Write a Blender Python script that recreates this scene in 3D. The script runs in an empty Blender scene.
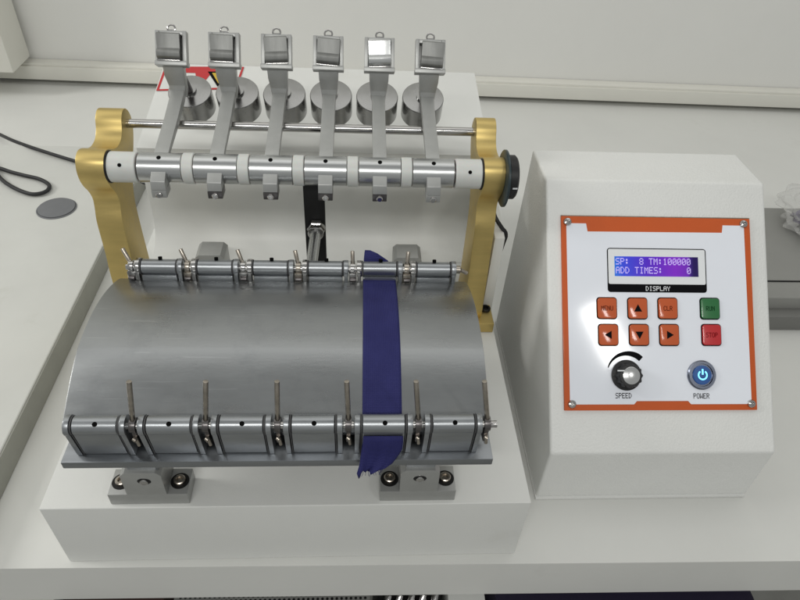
import bpy, bmesh, math, random
from mathutils import Vector, Matrix
random.seed(7)
S = bpy.context.scene
COL = S.collection
R = math.radians

# ------------------------------------------------------------------ camera
cam_d = bpy.data.cameras.new("camera")
cam = bpy.data.objects.new("camera", cam_d)
COL.objects.link(cam)
cam_d.sensor_width = 36.0
cam_d.lens = 649.26 / 800 * 36
cam_d.clip_start = 0.01
cam_d.clip_end = 50
cam.matrix_world = (Matrix.Translation((0.0661, -0.3619, 0.7109))
                    @ Matrix.Rotation(-0.0875, 4, 'Z') @ Matrix.Rotation(0.8485, 4, 'X') @ Matrix.Rotation(0.0654, 4, 'Z'))
S.camera = cam

# ------------------------------------------------------------------ light
world = bpy.data.worlds.new("World")
S.world = world
world.use_nodes = True
bg = world.node_tree.nodes['Background']
bg.inputs[0].default_value = (0.965, 0.985, 0.965, 1)
bg.inputs[1].default_value = 0.29
S.view_settings.view_transform = 'Standard'
S.view_settings.look = 'None'
S.view_settings.exposure = 0.30
S.view_settings.gamma = 1.0
S.view_settings.use_curve_mapping = False


def lamp(name, loc, target, sx, sy, power, col=(1, 0.99, 0.955)):
    d = bpy.data.lights.new(name, 'AREA')
    d.shape = 'RECTANGLE'
    d.size = sx
    d.size_y = sy
    d.energy = power
    d.color = col
    o = bpy.data.objects.new(name, d)
    COL.objects.link(o)
    o.location = loc
    o.rotation_euler = (Vector(target) - Vector(loc)).to_track_quat('-Z', 'Y').to_euler()
    return o


lamp('ceiling_and_fill_light', (0.1, 0.72, 2.3), (0.1, 0.72, 0), 4.0, 0.95, 8)
lamp('ceiling_and_fill_light', (-0.25, -1.75, 2.15), (0.0, 0.2, 0.1), 1.7, 0.14, 16)
lamp('ceiling_and_fill_light', (-2.6, 0.25, 1.8), (0.3, 0.3, 0.1), 0.5, 0.9, 22)  # fill lamp added on the left to brighten the control box's dark side
lamp('ceiling_and_fill_light', (1.42, -1.66, 2.2), (0.3, 0.1, 0.1), 0.14, 0.34, 3.5)

# ------------------------------------------------------------------ materials
MATS = {}


def mat(name, col, metal=0.0, rough=0.5, bump=0.0, bscale=300, streak=None, var=0.0, vscale=20,
        coat=0.0, emit=None, estr=0.0, rvar=0.0, alpha=None, trans=0.0, sss=0.0, wear=None, scratch=None):
    m = bpy.data.materials.new(name)
    m.use_nodes = True
    nt = m.node_tree
    N, L = nt.nodes, nt.links
    b = N['Principled BSDF']
    b.inputs['Base Color'].default_value = (*col, 1)
    b.inputs['Metallic'].default_value = metal
    b.inputs['Roughness'].default_value = rough
    if rough >= 0.9:
        b.inputs['Specular IOR Level'].default_value = 0.1
    b.inputs['Coat Weight'].default_value = coat
    b.inputs['Coat Roughness'].default_value = 0.08
    if sss:
        b.inputs['Subsurface Weight'].default_value = sss
        b.inputs['Subsurface Scale'].default_value = 0.01
    if trans:
        b.inputs['Transmission Weight'].default_value = trans
    if alpha is not None:
        b.inputs['Alpha'].default_value = alpha
    if emit:
        b.inputs['Emission Color'].default_value = (*emit, 1)
        b.inputs['Emission Strength'].default_value = estr
    tc = N.new('ShaderNodeTexCoord')
    mp = N.new('ShaderNodeMapping')
    L.new(tc.outputs['Object'], mp.inputs['Vector'])
    if streak:
        mp.inputs['Scale'].default_value = streak
    if var or rvar or wear:
        n = N.new('ShaderNodeTexNoise')
        n.inputs['Scale'].default_value = vscale
        n.inputs['Detail'].default_value = 6
        n.inputs['Roughness'].default_value = 0.62
        L.new(mp.outputs[0], n.inputs['Vector'])
        if var:
            r = N.new('ShaderNodeMapRange')
            r.inputs[1].default_value = 0.3
            r.inputs[2].default_value = 0.7
            r.inputs[3].default_value = 1 - var
            r.inputs[4].default_value = 1 + var
            L.new(n.outputs[0], r.inputs[0])
            mx = N.new('ShaderNodeVectorMath')
            mx.operation = 'SCALE'
            mx.inputs[0].default_value = col
            L.new(r.outputs[0], mx.inputs['Scale'])
            L.new(mx.outputs[0], b.inputs['Base Color'])
        if rvar:
            r2 = N.new('ShaderNodeMapRange')
            r2.inputs[1].default_value = 0.3
            r2.inputs[2].default_value = 0.7
            r2.inputs[3].default_value = max(0.02, rough - rvar)
            r2.inputs[4].default_value = rough + rvar
            L.new(n.outputs[0], r2.inputs[0])
            L.new(r2.outputs[0], b.inputs['Roughness'])
        if wear:
            # sparse darker smudges and scuffs of dirt, with a shape of their own
            n3 = N.new('ShaderNodeTexNoise')
            n3.inputs['Scale'].default_value = wear[0]
            n3.inputs['Detail'].default_value = 8
            n3.inputs['Roughness'].default_value = 0.7
            L.new(tc.outputs['Object'], n3.inputs['Vector'])
            r3 = N.new('ShaderNodeMapRange')
            r3.inputs[1].default_value = wear[1]
            r3.inputs[2].default_value = wear[1] + 0.12
            r3.inputs[3].default_value = 0
            r3.inputs[4].default_value = wear[2]
            L.new(n3.outputs[0], r3.inputs[0])
            mc = N.new('ShaderNodeMixRGB')
            L.new(r3.outputs[0], mc.inputs[0])
            if var:
                L.new(mx.outputs[0], mc.inputs[1])
            else:
                mc.inputs[1].default_value = (*col, 1)
            mc.inputs[2].default_value = (*wear[3], 1)
            L.new(mc.outputs[0], b.inputs['Base Color'])
    if scratch:
        ms = N.new('ShaderNodeMapping')
        ms.inputs['Scale'].default_value = scratch[0]
        ms.inputs['Rotation'].default_value = (0, 0, 0.22)
        L.new(tc.outputs['Object'], ms.inputs['Vector'])
        ns = N.new('ShaderNodeTexNoise')
        ns.inputs['Scale'].default_value = 1
        ns.inputs['Detail'].default_value = 2
        L.new(ms.outputs[0], ns.inputs['Vector'])
        rs = N.new('ShaderNodeMapRange')
        rs.inputs[1].default_value = scratch[1]
        rs.inputs[2].default_value = scratch[1] + 0.04
        rs.inputs[3].default_value = 0
        rs.inputs[4].default_value = scratch[2]
        L.new(ns.outputs[0], rs.inputs[0])
        ms2 = N.new('ShaderNodeMixRGB')
        L.new(rs.outputs[0], ms2.inputs[0])
        src = b.inputs['Base Color'].links[0].from_socket if b.inputs['Base Color'].links else None
        if src:
            L.new(src, ms2.inputs[1])
        else:
            ms2.inputs[1].default_value = (*col, 1)
        ms2.inputs[2].default_value = (*scratch[3], 1)
        L.new(ms2.outputs[0], b.inputs['Base Color'])
    if bump:
        n2 = N.new('ShaderNodeTexNoise')
        n2.inputs['Scale'].default_value = bscale
        n2.inputs['Detail'].default_value = 3
        L.new(mp.outputs[0], n2.inputs['Vector'])
        bp = N.new('ShaderNodeBump')
        bp.inputs['Strength'].default_value = bump
        bp.inputs['Distance'].default_value = 0.0006
        L.new(n2.outputs[0], bp.inputs['Height'])
        L.new(bp.outputs[0], b.inputs['Normal'])
    MATS[name] = m
    return m


white_paint = mat('white_powder_coat', (0.71, 0.715, 0.69), rough=0.42, bump=0.16, bscale=500, var=0.02, vscale=9,
                  wear=(7, 0.62, 0.22, (0.55, 0.54, 0.49)))
box_paint = mat('textured_white_coat', (0.745, 0.75, 0.73), rough=0.38, bump=0.85, bscale=420, var=0.015, vscale=14)
table_paint = mat('bench_laminate', (0.68, 0.682, 0.655), rough=0.36, bump=0.05, bscale=350, var=0.03, vscale=5,
                  wear=(5, 0.60, 0.25, (0.50, 0.49, 0.45)))
side_paint = mat('side_bench_laminate', (0.61, 0.615, 0.585), rough=0.5, bump=0.05, bscale=300, var=0.04, vscale=6,
                 wear=(9, 0.62, 0.3, (0.42, 0.42, 0.36)))
edge_shade = mat('olive_grey_edge_shade', (0.30, 0.30, 0.265), rough=0.55, var=0.06, vscale=20)  # shade on the side bench's right face, put into a darker colour
wall_paint = mat('wall_paint', (0.78, 0.778, 0.75), rough=0.75, bump=0.25, bscale=120, var=0.02, vscale=3)
trunk_mat = mat('trunking_plastic', (0.72, 0.71, 0.65), rough=0.45, var=0.02, vscale=8)
alu_drum = mat('brushed_grey_aluminium', (0.30, 0.31, 0.315), metal=0.88, rough=0.29, streak=(0.3, 1, 1), var=0.05, vscale=45,
               rvar=0.03, bump=0.08, bscale=420, wear=(16, 0.56, 0.30, (0.21, 0.22, 0.23)), scratch=((14, 420, 420), 0.67, 0.28, (0.45, 0.46, 0.47)))
alu_tray = mat('machined_grey_aluminium', (0.32, 0.335, 0.355), metal=1, rough=0.36, streak=(0.1, 1, 1), var=0.12, vscale=90, rvar=0.08)
alu_clamp = mat('blue_grey_aluminium', (0.34, 0.355, 0.37), metal=0.9, rough=0.33, streak=(0.15, 1, 1), var=0.12, vscale=120, rvar=0.06)
alu_arm = mat('blasted_aluminium', (0.40, 0.405, 0.395), metal=0.55, rough=0.40, bump=0.12, bscale=700, var=0.05, vscale=60)
alu_sleeve = mat('satin_aluminium', (0.54, 0.55, 0.55), metal=1, rough=0.27, streak=(0.1, 1, 1), var=0.06, vscale=160, bump=0.05, bscale=600)
chrome = mat('chrome', (0.50, 0.49, 0.48), metal=1, rough=0.16, rvar=0.04, vscale=60)
dark_steel = mat('dark_steel', (0.16, 0.15, 0.15), metal=1, rough=0.32, var=0.15, vscale=120)
rod_steel = mat('tarnished_steel', (0.42, 0.38, 0.33), metal=1, rough=0.28, var=0.2, vscale=150)
weight_steel = mat('polished_weight_steel', (0.34, 0.34, 0.335), metal=1, rough=0.24, var=0.08, vscale=60, rvar=0.06)
pad_steel = mat('pad_steel', (0.24, 0.243, 0.235), metal=0.75, rough=0.45, streak=(1, 0.2, 0.2), var=0.12, vscale=150)
gold = mat('gold_anodised_aluminium', (0.62, 0.475, 0.185), metal=0.9, rough=0.43, streak=(0.15, 1, 1), var=0.07, vscale=120,
           rvar=0.06, bump=0.10, bscale=500)
nylon = mat('white_nylon', (0.62, 0.63, 0.605), rough=0.42, sss=0.15, var=0.03, vscale=60)
black = mat('black_plastic', (0.008, 0.008, 0.009), rough=0.45)
hole_black = mat('hole_black', (0.002, 0.002, 0.002), rough=0.9)
blackmat = mat('black_oxide_steel', (0.010, 0.010, 0.010), rough=0.5, metal=0.3, bump=0.1)
seal_mat = mat('dark_seal', (0.05, 0.05, 0.052), rough=0.55)
rubber = mat('black_rubber', (0.012, 0.012, 0.014), rough=0.55)
teal_black = mat('dark_disc_plastic', (0.02, 0.035, 0.04), rough=0.35)
orange = mat('orange_print', (0.56, 0.088, 0.006), rough=0.6, coat=0.25, var=0.03, vscale=30)
face_white = mat('panel_film_white', (0.82, 0.85, 0.92), rough=0.6, coat=1.0, var=0.012, vscale=12)
key_orange = mat('orange_key', (0.52, 0.080, 0.006), rough=0.6, coat=0.6)
key_green = mat('green_key', (0.012, 0.14, 0.035), rough=0.25, coat=0.6)
key_red = mat('red_key', (0.50, 0.012, 0.018), rough=0.25, coat=0.6)
ink = mat('black_ink', (0.005, 0.005, 0.006), rough=0.92)
ink_brown = mat('brown_ink', (0.10, 0.012, 0.006), rough=0.92)
ink_green = mat('dark_green_ink', (0.004, 0.04, 0.012), rough=0.92)
ink_red = mat('dark_red_ink', (0.18, 0.004, 0.006), rough=0.92)
print_white = mat('white_print', (0.78, 0.80, 0.82), rough=0.4)
lcd_pix = mat('lcd_pixel', (0.35, 0.3, 0.5), emit=(0.62, 0.48, 1.0), estr=0.50)
led_glow = mat('blue_led_glow', (0.1, 0.5, 0.9), emit=(0.22, 0.70, 1.0), estr=1.2)
led_blue = mat('blue_led_lens', (0.02, 0.06, 0.16), rough=0.2, emit=(0.01, 0.06, 0.24), estr=0.35)
bezel = mat('bluish_steel_bezel', (0.22, 0.24, 0.30), metal=1, rough=0.22)  # one even bluish grey steel tone
knob_silver = mat('knob_cap_silver', (0.72, 0.72, 0.72), metal=1, rough=0.22, streak=(1, 1, 1), bump=0.1, bscale=500)
grommet = mat('grey_grommet_plastic', (0.16, 0.165, 0.175), rough=0.5, var=0.06, vscale=40)
label_white = mat('label_white', (0.72, 0.73, 0.70), rough=0.35)
label_red = mat('label_red', (0.52, 0.02, 0.025), rough=0.35)
label_yellow = mat('label_yellow', (0.62, 0.42, 0.03), rough=0.35)
grey_case = mat('grey_device_case', (0.26, 0.26, 0.245), rough=0.5, var=0.04, vscale=10)
grey_case2 = mat('darker_grey_strip', (0.17, 0.17, 0.16), rough=0.5)
floor_mat = mat('grey_floor', (0.34, 0.34, 0.32), rough=0.7, var=0.15, vscale=6)
bin_mat = mat('dark_blue_plastic', (0.018, 0.014, 0.035), rough=0.4)
steel_panel = mat('perforated_grey_steel', (0.35, 0.355, 0.34), metal=0.5, rough=0.45)


def fabric_mat():
    m = bpy.data.materials.new('navy_satin_fabric')
    m.use_nodes = True
    nt = m.node_tree
    N, L = nt.nodes, nt.links
    b = N['Principled BSDF']
    b.inputs['Roughness'].default_value = 0.62
    b.inputs['Sheen Weight'].default_value = 0.0
    b.inputs['Specular IOR Level'].default_value = 0.2
    b.inputs['Sheen Tint'].default_value = (0.3, 0.3, 1, 1)
    tc = N.new('ShaderNodeTexCoord')
    n = N.new('ShaderNodeTexNoise')
    n.inputs['Scale'].default_value = 45
    n.inputs['Detail'].default_value = 5
    L.new(tc.outputs['Object'], n.inputs['Vector'])
    cr = N.new('ShaderNodeValToRGB')
    cr.color_ramp.elements[0].color = (0.017, 0.018, 0.092, 1)
    cr.color_ramp.elements[1].color = (0.032, 0.034, 0.150, 1)
    L.new(n.outputs[0], cr.inputs[0])
    L.new(cr.outputs[0], b.inputs['Base Color'])
    w = N.new('ShaderNodeTexWave')
    w.inputs['Scale'].default_value = 260
    w.bands_direction = 'X'
    L.new(tc.outputs['Object'], w.inputs['Vector'])
    w2 = N.new('ShaderNodeTexWave')
    w2.inputs['Scale'].default_value = 260
    w2.bands_direction = 'Y'
    L.new(tc.outputs['Object'], w2.inputs['Vector'])
    ad = N.new('ShaderNodeMath')
    L.new(w.outputs[1], ad.inputs[0])
    L.new(w2.outputs[1], ad.inputs[1])
    bp = N.new('ShaderNodeBump')
    bp.inputs['Strength'].default_value = 0.6
    bp.inputs['Distance'].default_value = 0.0004
    L.new(ad.outputs[0], bp.inputs['Height'])
    L.new(bp.outputs[0], b.inputs['Normal'])
    return m


navy = fabric_mat()


def lcd_mat():
    m = bpy.data.materials.new('lcd_backlight')
    m.use_nodes = True
    nt = m.node_tree
    N, L = nt.nodes, nt.links
    b = N['Principled BSDF']
    b.inputs['Base Color'].default_value = (0.006, 0.003, 0.03, 1)
    b.inputs['Roughness'].default_value = 0.25
    b.inputs['Specular IOR Level'].default_value = 0.2
    tc = N.new('ShaderNodeTexCoord')
    sx = N.new('ShaderNodeSeparateXYZ')
    L.new(tc.outputs['Object'], sx.inputs[0])
    mr = N.new('ShaderNodeMapRange')
    mr.inputs[1].default_value = 0.0795
    mr.inputs[2].default_value = 0.1813
    L.new(sx.outputs[0], mr.inputs[0])
    cr = N.new('ShaderNodeValToRGB')
    e = cr.color_ramp.elements
    e[0].color = (0.02, 0.16, 0.62, 1)
    e[1].position = 0.945
    e[1].color = (0.012, 0.004, 0.06, 1)
    for p, c in ((0.10, (0.03, 0.06, 0.60, 1)), (0.4, (0.075, 0.016, 0.46, 1)), (0.72, (0.19, 0.02, 0.48, 1)), (0.875, (0.14, 0.02, 0.40, 1)), (0.91, (0.03, 0.008, 0.14, 1))):
        q = e.new(p)
        q.color = c
    L.new(mr.outputs[0], cr.inputs[0])
    L.new(cr.outputs[0], b.inputs['Emission Color'])
    b.inputs['Emission Strength'].default_value = 0.8
    return m


lcd_back = lcd_mat()


# ------------------------------------------------------------------ mesh helpers
def merge(bm, t, M=None):
    if M is not None:
        t.transform(M)
    me = bpy.data.meshes.new('tmp')
    t.to_mesh(me)
    t.free()
    bm.from_mesh(me)
    bpy.data.meshes.remove(me)
    return bm


def bev(t, w, seg=2, ang=30):
    if w <= 0:
        return
    es = [e for e in t.edges if len(e.link_faces) == 2 and e.calc_face_angle(0) > R(ang)]
    bmesh.ops.bevel(t, geom=es, offset=w, segments=seg, profile=0.6, affect='EDGES', clamp_overlap=True)


def box(bm, x0, x1, y0, y1, z0, z1, w=0.0, M=None, seg=2):
    t = bmesh.new()
    bmesh.ops.create_cube(t, size=1)
    t.transform(Matrix.Translation(((x0 + x1) / 2, (y0 + y1) / 2, (z0 + z1) / 2)) @ Matrix.Diagonal((x1 - x0, y1 - y0, z1 - z0, 1)))
    bev(t, w, seg)
    return merge(bm, t, M)


def axis_matrix(a, b):
    a, b = Vector(a), Vector(b)
    q = (b - a).to_track_quat('Z', 'Y')
    return Matrix.Translation((a + b) / 2) @ q.to_matrix().to_4x4()


def cyl(bm, a, b, r, r2=None, n=32, w=0.0, M=None, seg=2):
    t = bmesh.new()
    bmesh.ops.create_cone(t, cap_ends=True, segments=n, radius1=r, radius2=r if r2 is None else r2,
                          depth=(Vector(b) - Vector(a)).length)
    bev(t, w, seg, 50)
    t.transform(axis_matrix(a, b))
    return merge(bm, t, M)


def lathe(bm, prof, a, b, n=40, M=None):
    """prof: (r, h) along the axis from a towards b (h in metres)"""
    t = bmesh.new()
    d = (Vector(b) - Vector(a)).normalized()
    q = d.to_track_quat('Z', 'Y').to_matrix().to_4x4()
    rings = []
    for r, h in prof:
        rings.append([t.verts.new((r * math.cos(2 * math.pi * i / n), r * math.sin(2 * math.pi * i / n), h)) for i in range(n)])
    for k in range(len(rings) - 1):
        for i in range(n):
            t.faces.new((rings[k][i], rings[k][(i + 1) % n], rings[k + 1][(i + 1) % n], rings[k + 1][i]))
    t.faces.new(rings[0][::-1])
    t.faces.new(rings[-1])
    t.transform(Matrix.Translation(Vector(a)) @ q)
    bmesh.ops.recalc_face_normals(t, faces=t.faces)
    return merge(bm, t, M)


def prism(bm, pts, x0, x1, w=0.0, M=None, seg=2, ang=30, only_caps=False):
    """polygon in (y,z) extruded along x"""
    t = bmesh.new()
    A = [t.verts.new((x0, y, z)) for y, z in pts]
    B = [t.verts.new((x1, y, z)) for y, z in pts]
    t.faces.new(A)
    t.faces.new(B[::-1])
    n = len(pts)
    for i in range(n):
        t.faces.new((A[i], B[i], B[(i + 1) % n], A[(i + 1) % n]))
    bmesh.ops.recalc_face_normals(t, faces=t.faces)
    bev(t, w, seg, ang)
    return merge(bm, t, M)


def sheet(bm, rows, cols_fn, thick):
    pass


def tube(bm, pts, r, n=10, sub=6):
    P = [Vector(p) for p in pts]
    out = []
    for i in range(len(P) - 1):
        p0, p1, p2, p3 = P[max(i - 1, 0)], P[i], P[i + 1], P[min(i + 2, len(P) - 1)]
        for k in range(sub):
            t = k / sub
            out.append(0.5 * ((2 * p1) + (-p0 + p2) * t + (2 * p0 - 5 * p1 + 4 * p2 - p3) * t * t + (-p0 + 3 * p1 - 3 * p2 + p3) * t ** 3))
    out.append(P[-1])
    t = bmesh.new()
    rings = []
    up = Vector((0, 0, 1))
    for i, p in enumerate(out):
        d = (out[min(i + 1, len(out) - 1)] - out[max(i - 1, 0)]).normalized()
        u = d.cross(up)
        if u.length < 1e-4:
            u = Vector((1, 0, 0))
        u.normalize()
        v = u.cross(d).normalized()
        rings.append([t.verts.new(p + (u * math.cos(2 * math.pi * k / n) + v * math.sin(2 * math.pi * k / n)) * r) for k in range(n)])
    for i in range(len(rings) - 1):
        for k in range(n):
            t.faces.new((rings[i][k], rings[i][(k + 1) % n], rings[i + 1][(k + 1) % n], rings[i + 1][k]))
    t.faces.new(rings[0][::-1])
    t.faces.new(rings[-1])
    bmesh.ops.recalc_face_normals(t, faces=t.faces)
    return merge(bm, t)


def spline(P, sub=5):
    P = [Vector((*p, 0)) for p in P]
    n = len(P)
    out = []
    for i in range(n):
        p0, p1, p2, p3 = P[i - 1], P[i], P[(i + 1) % n], P[(i + 2) % n]
        for k in range(sub):
            t = k / sub
            q = 0.5 * ((2 * p1) + (-p0 + p2) * t + (2 * p0 - 5 * p1 + 4 * p2 - p3) * t * t + (-p0 + 3 * p1 - 3 * p2 + p3) * t ** 3)
            out.append((q.x, q.y))
    return out


def obj(name, bm, m, parent=None, smooth=35, origin=None):
    me = bpy.data.meshes.new(name)
    if origin is not None:
        bm.transform(Matrix.Translation(-Vector(origin)))
    bmesh.ops.recalc_face_normals(bm, faces=bm.faces)
    bm.to_mesh(me)
    bm.free()
    me.materials.append(m)
    for p in me.polygons:
        p.use_smooth = True
    me.set_sharp_from_angle(angle=R(smooth))
    o = bpy.data.objects.new(name, me)
    COL.objects.link(o)
    if origin is not None:
        o.location = origin
    if parent is not None:
        o.parent = parent
        if origin is not None and parent.type == 'EMPTY':
            o.location = Vector(origin) - world_loc(parent)
        elif origin is None:
            o.location = -world_loc(parent)
    return o


def world_loc(o):
    v = Vector(o.location)
    while o.parent:
        o = o.parent
        v += o.location
    return v


def empty(name, loc, parent=None):
    o = bpy.data.objects.new(name, None)
    o.empty_display_size = 0.02
    COL.objects.link(o)
    o.location = loc
    if parent is not None:
        o.parent = parent
        o.location = Vector(loc) - world_loc(parent)
    return o


def tag(o, label=None, cat=None, group=None, kind=None):
    if label:
        o['label'] = label
    if cat:
        o['category'] = cat
    if group:
        o['group'] = group
    if kind:
        o['kind'] = kind
    return o


def copy_tree(o, dx, parent):
    c = o.copy()
    COL.objects.link(c)
    c.parent = parent
    c.location = o.location + dx
    for ch in list(o.children):
        copy_child(ch, c)
    return c


def copy_child(o, parent):
    c = o.copy()
    COL.objects.link(c)
    c.parent = parent
    for ch in list(o.children):
        copy_child(ch, c)


def nb():
    return bmesh.new()


# ================================================================== setting
# wall, a touch out of square with the bench
wallM = Matrix.Translation((0, 1.262, 0)) @ Matrix.Rotation(-0.022, 4, 'Z')
bm = nb()
box(bm, -3, 4, 0.0, 0.05, -1.0, 3.0, M=wallM)
tag(obj('wall', bm, wall_paint), kind='structure')
bm = nb()
box(bm, -4, 4, -2.5, 2.5, -0.80, -0.75)
tag(obj('floor', bm, floor_mat), kind='structure')

# trunking on the wall
t = empty('cable_trunking', (0.2, 1.23, 0.0))
tag(t, 'long white plastic cable trunking running along the foot of the wall', 'trunking')
bm = nb()
box(bm, -2.6, 3.6, -0.034, -0.002, 0.0125, 0.052, 0.0015, M=wallM)
obj('channel', bm, trunk_mat, t)
bm = nb()
box(bm, -2.6, 3.6, -0.040, -0.0345, 0.014, 0.047, 0.0015, M=wallM)
obj('cover', bm, trunk_mat, t)

# white box column at the far left on the wall
bm = nb()
box(bm, -0.98, -0.732, 1.150, 1.252, 0.066, 1.4, 0.004)
tag(obj('wall_box', bm, trunk_mat), 'white upright box casing on the wall at the far left', 'casing')

# main bench
bench = empty('workbench', (0.2, 0.6, -0.75))
tag(bench, 'pale laminate lab workbench under the testing machine and control box', 'workbench')
bm = nb()
t_ = bmesh.new()
pl = [(-1.6, 0.0060), (2.4, -0.034), (2.4, 1.30), (-1.6, 1.30)]
A = [t_.verts.new((x, y, -0.076)) for x, y in pl]
B = [t_.verts.new((x, y, 0.0)) for x, y in pl]
t_.faces.new(A[::-1]); t_.faces.new(B)
for i in range(4):
    t_.faces.new((A[i], A[(i + 1) % 4], B[(i + 1) % 4], B[i]))
bev(t_, 0.012, 5)
merge(bm, t_)
obj('bench_top', bm, table_paint, bench)
for x in (-1.2, 1.9):
    bm = nb()
    box(bm, x - 0.03, x + 0.03, 0.05, 0.11, -0.75, -0.076, 0.002)
    obj('leg', bm, trunk_mat, bench)

# raised neighbouring bench on the left
sb = empty('side_bench', (-0.9, 0.4, 0.0))
tag(sb, 'slightly raised grey white side bench slab left of the machine', 'bench')
bm = nb()
box(bm, -1.6, -0.357, -0.02, 0.86, 0.001, 0.0410, 0.003, seg=3)
obj('slab', bm, side_paint, sb)
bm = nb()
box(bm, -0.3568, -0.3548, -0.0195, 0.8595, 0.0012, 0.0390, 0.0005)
obj('edge_shade', bm, edge_shade, sb)  # thin strip carrying the painted shade of the slab's right face
bm = nb()
cyl(bm, (-0.4670, 0.6330, 0.0423), (-0.4670, 0.6330, 0.0443), 0.031, n=48, w=0.0006)
obj('cable_hole_cover', bm, grommet, sb)
bm = nb()
lathe(bm, [(.0335, 0), (.0335, .0008), (.0318, .0016), (.0312, .0008), (.0312, .0002)], (-0.4670, 0.6330, 0.0411), (-0.4670, 0.6330, 1), 56)
obj('cover_rim', bm, grommet, sb)

# ================================================================== machine
H = 0.1084
mach = empty('abrasion_tester', (0, 0.3, 0))
tag(mach, 'white based fabric abrasion testing machine with gold brackets, six levers and a curved metal drum', 'testing machine')

bm = nb()
box(bm, -0.25, 0.25, 0.0, 0.65, 0.0, H, 0.0016, seg=3)
obj('base', bm, white_paint, mach)
bm = nb()
fil = [(0.45 - 0.045 + 0.045 * math.sin(a), H + 0.0006 + 0.045 - 0.045 * math.cos(a)) for a in [R(90 * k / 10) for k in range(11)]]
prism(bm, fil + [(0.45, 0.265), (0.65, 0.302), (0.65, H + 0.0006)], -0.235, 0.2505, 0.0025, seg=3, ang=40)
prism(bm, [(0.292, H + 0.001), (0.449, H + 0.001), (0.449, 0.262), (0.292, 0.237)], 0.2375, 0.2505, 0.001, seg=2)
obj('rear_housing', bm, white_paint, mach)

# warning label lying on the rear left of the housing top
def on_top(x, y, dz=0.0):
    return (x, y, 0.265 + (y - 0.45) * 0.185 + dz)

def flat_poly(bm, pts, dz, fn):
    vs = [bm.verts.new(fn(x, y, dz)) for x, y in pts]
    bm.faces.new(vs)

lab = nb()
LC = [(-0.2335, 0.578), (-0.117, 0.588), (-0.1125, 0.646), (-0.2325, 0.6405)]
flat_poly(lab, LC, 0.0006, on_top)
lo = obj('warning_label', lab, label_white, mach)
lo['label'] = 'white warning label with red border and yellow triangle'
bm = nb()
def frame_pts(bm, P, f, dz, fn):
    cx = sum(p[0] for p in P) / 4; cy = sum(p[1] for p in P) / 4
    Q = []
    for x, y in P:
        Q.append((x - math.copysign(f, x - cx), y - math.copysign(f * 1.2, y - cy)))
    for i in range(4):
        j = (i + 1) % 4
        flat_poly(bm, [P[i], P[j], Q[j], Q[i]], dz, fn)
frame_pts(bm, LC, 0.0035, 0.0009, on_top)
flat_poly(bm, [(-0.200, 0.6375), (-0.145, 0.640), (-0.147, 0.628), (-0.160, 0.627), (-0.168, 0.600), (-0.178, 0.601), (-0.184, 0.6255), (-0.200, 0.6255)], 0.0011, on_top)
obj('red_print', bm, label_red, lo)
bm = nb()
flat_poly(bm, [(-0.166, 0.630), (-0.126, 0.632), (-0.146, 0.592)], 0.0013, on_top)
obj('black_print', bm, ink, lo)
bm = nb()
flat_poly(bm, [(-0.159, 0.6265), (-0.133, 0.628), (-0.146, 0.600)], 0.0015, on_top)
obj('yellow_print', bm, label_yellow, lo)

# gold brackets
gp = [(.268, .1240), (.268, .165), (.2695, .195), (.273, .22), (.2745, .245), (.2765, .266), (.2815, .280), (.2835, .291), (.279, .303), (.2715, .314),
      (.2668, .325), (.2662, .337), (.2715, .3475), (.282, .3518), (.293, .3495), (.304, .3432), (.318, .3385), (.333, .3395), (.343, .3465), (.349, .3565),
      (.3585, .3622), (.3695, .3605), (.3785, .3515), (.3815, .340), (.378, .328), (.367, .314), (.352, .300), (.338, .283), (.3295, .265), (.327, .248),
      (.3262, .225), (.326, .200), (.326, .160), (.326, .1240)]
gprof = spline(gp, 4)
for side in (-1, 1):
    a, b = (0.2066, 0.2308)
    x0, x1 = (a, b) if side > 0 else (-.2362, -a)
    bm = nb()
    prism(bm, gprof, x0, x1, 0.0009, seg=2, ang=70)
    br = obj('gold_bracket', bm, gold, mach, smooth=30)
    bm = nb()
    fx0, fx1 = (0.2050, 0.2475) if side > 0 else (-0.2475, -0.2050)
    prism(bm, [(.2545, H + .0006), (.331, H + .0006), (.331, H + .016), (.2545, H + .016)], fx0, fx1, 0.0015)
    obj('foot', bm, gold, br)
    sx = side * 0.2395
    bm = nb()
    lathe(bm, [(0.0066, 0), (0.0066, 0.0035), (0.0058, 0.0042), (0.0042, 0.0042), (0.0036, 0.001), (0.0, 0.001)][:5], (sx, 0.283, H + 0.0155), (sx, 0.283, 1), 28)
    obj('cap_screw', bm, blackmat, br)
    # bearing ring round the shaft on the inner face
    bm = nb()
    xi = side * 0.2066
    cyl(bm, (xi - side * 0.0012, .283, .333), (xi + side * .0004, .283, .333), 0.0178, n=48)
    obj('ring', bm, blackmat, br)

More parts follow.
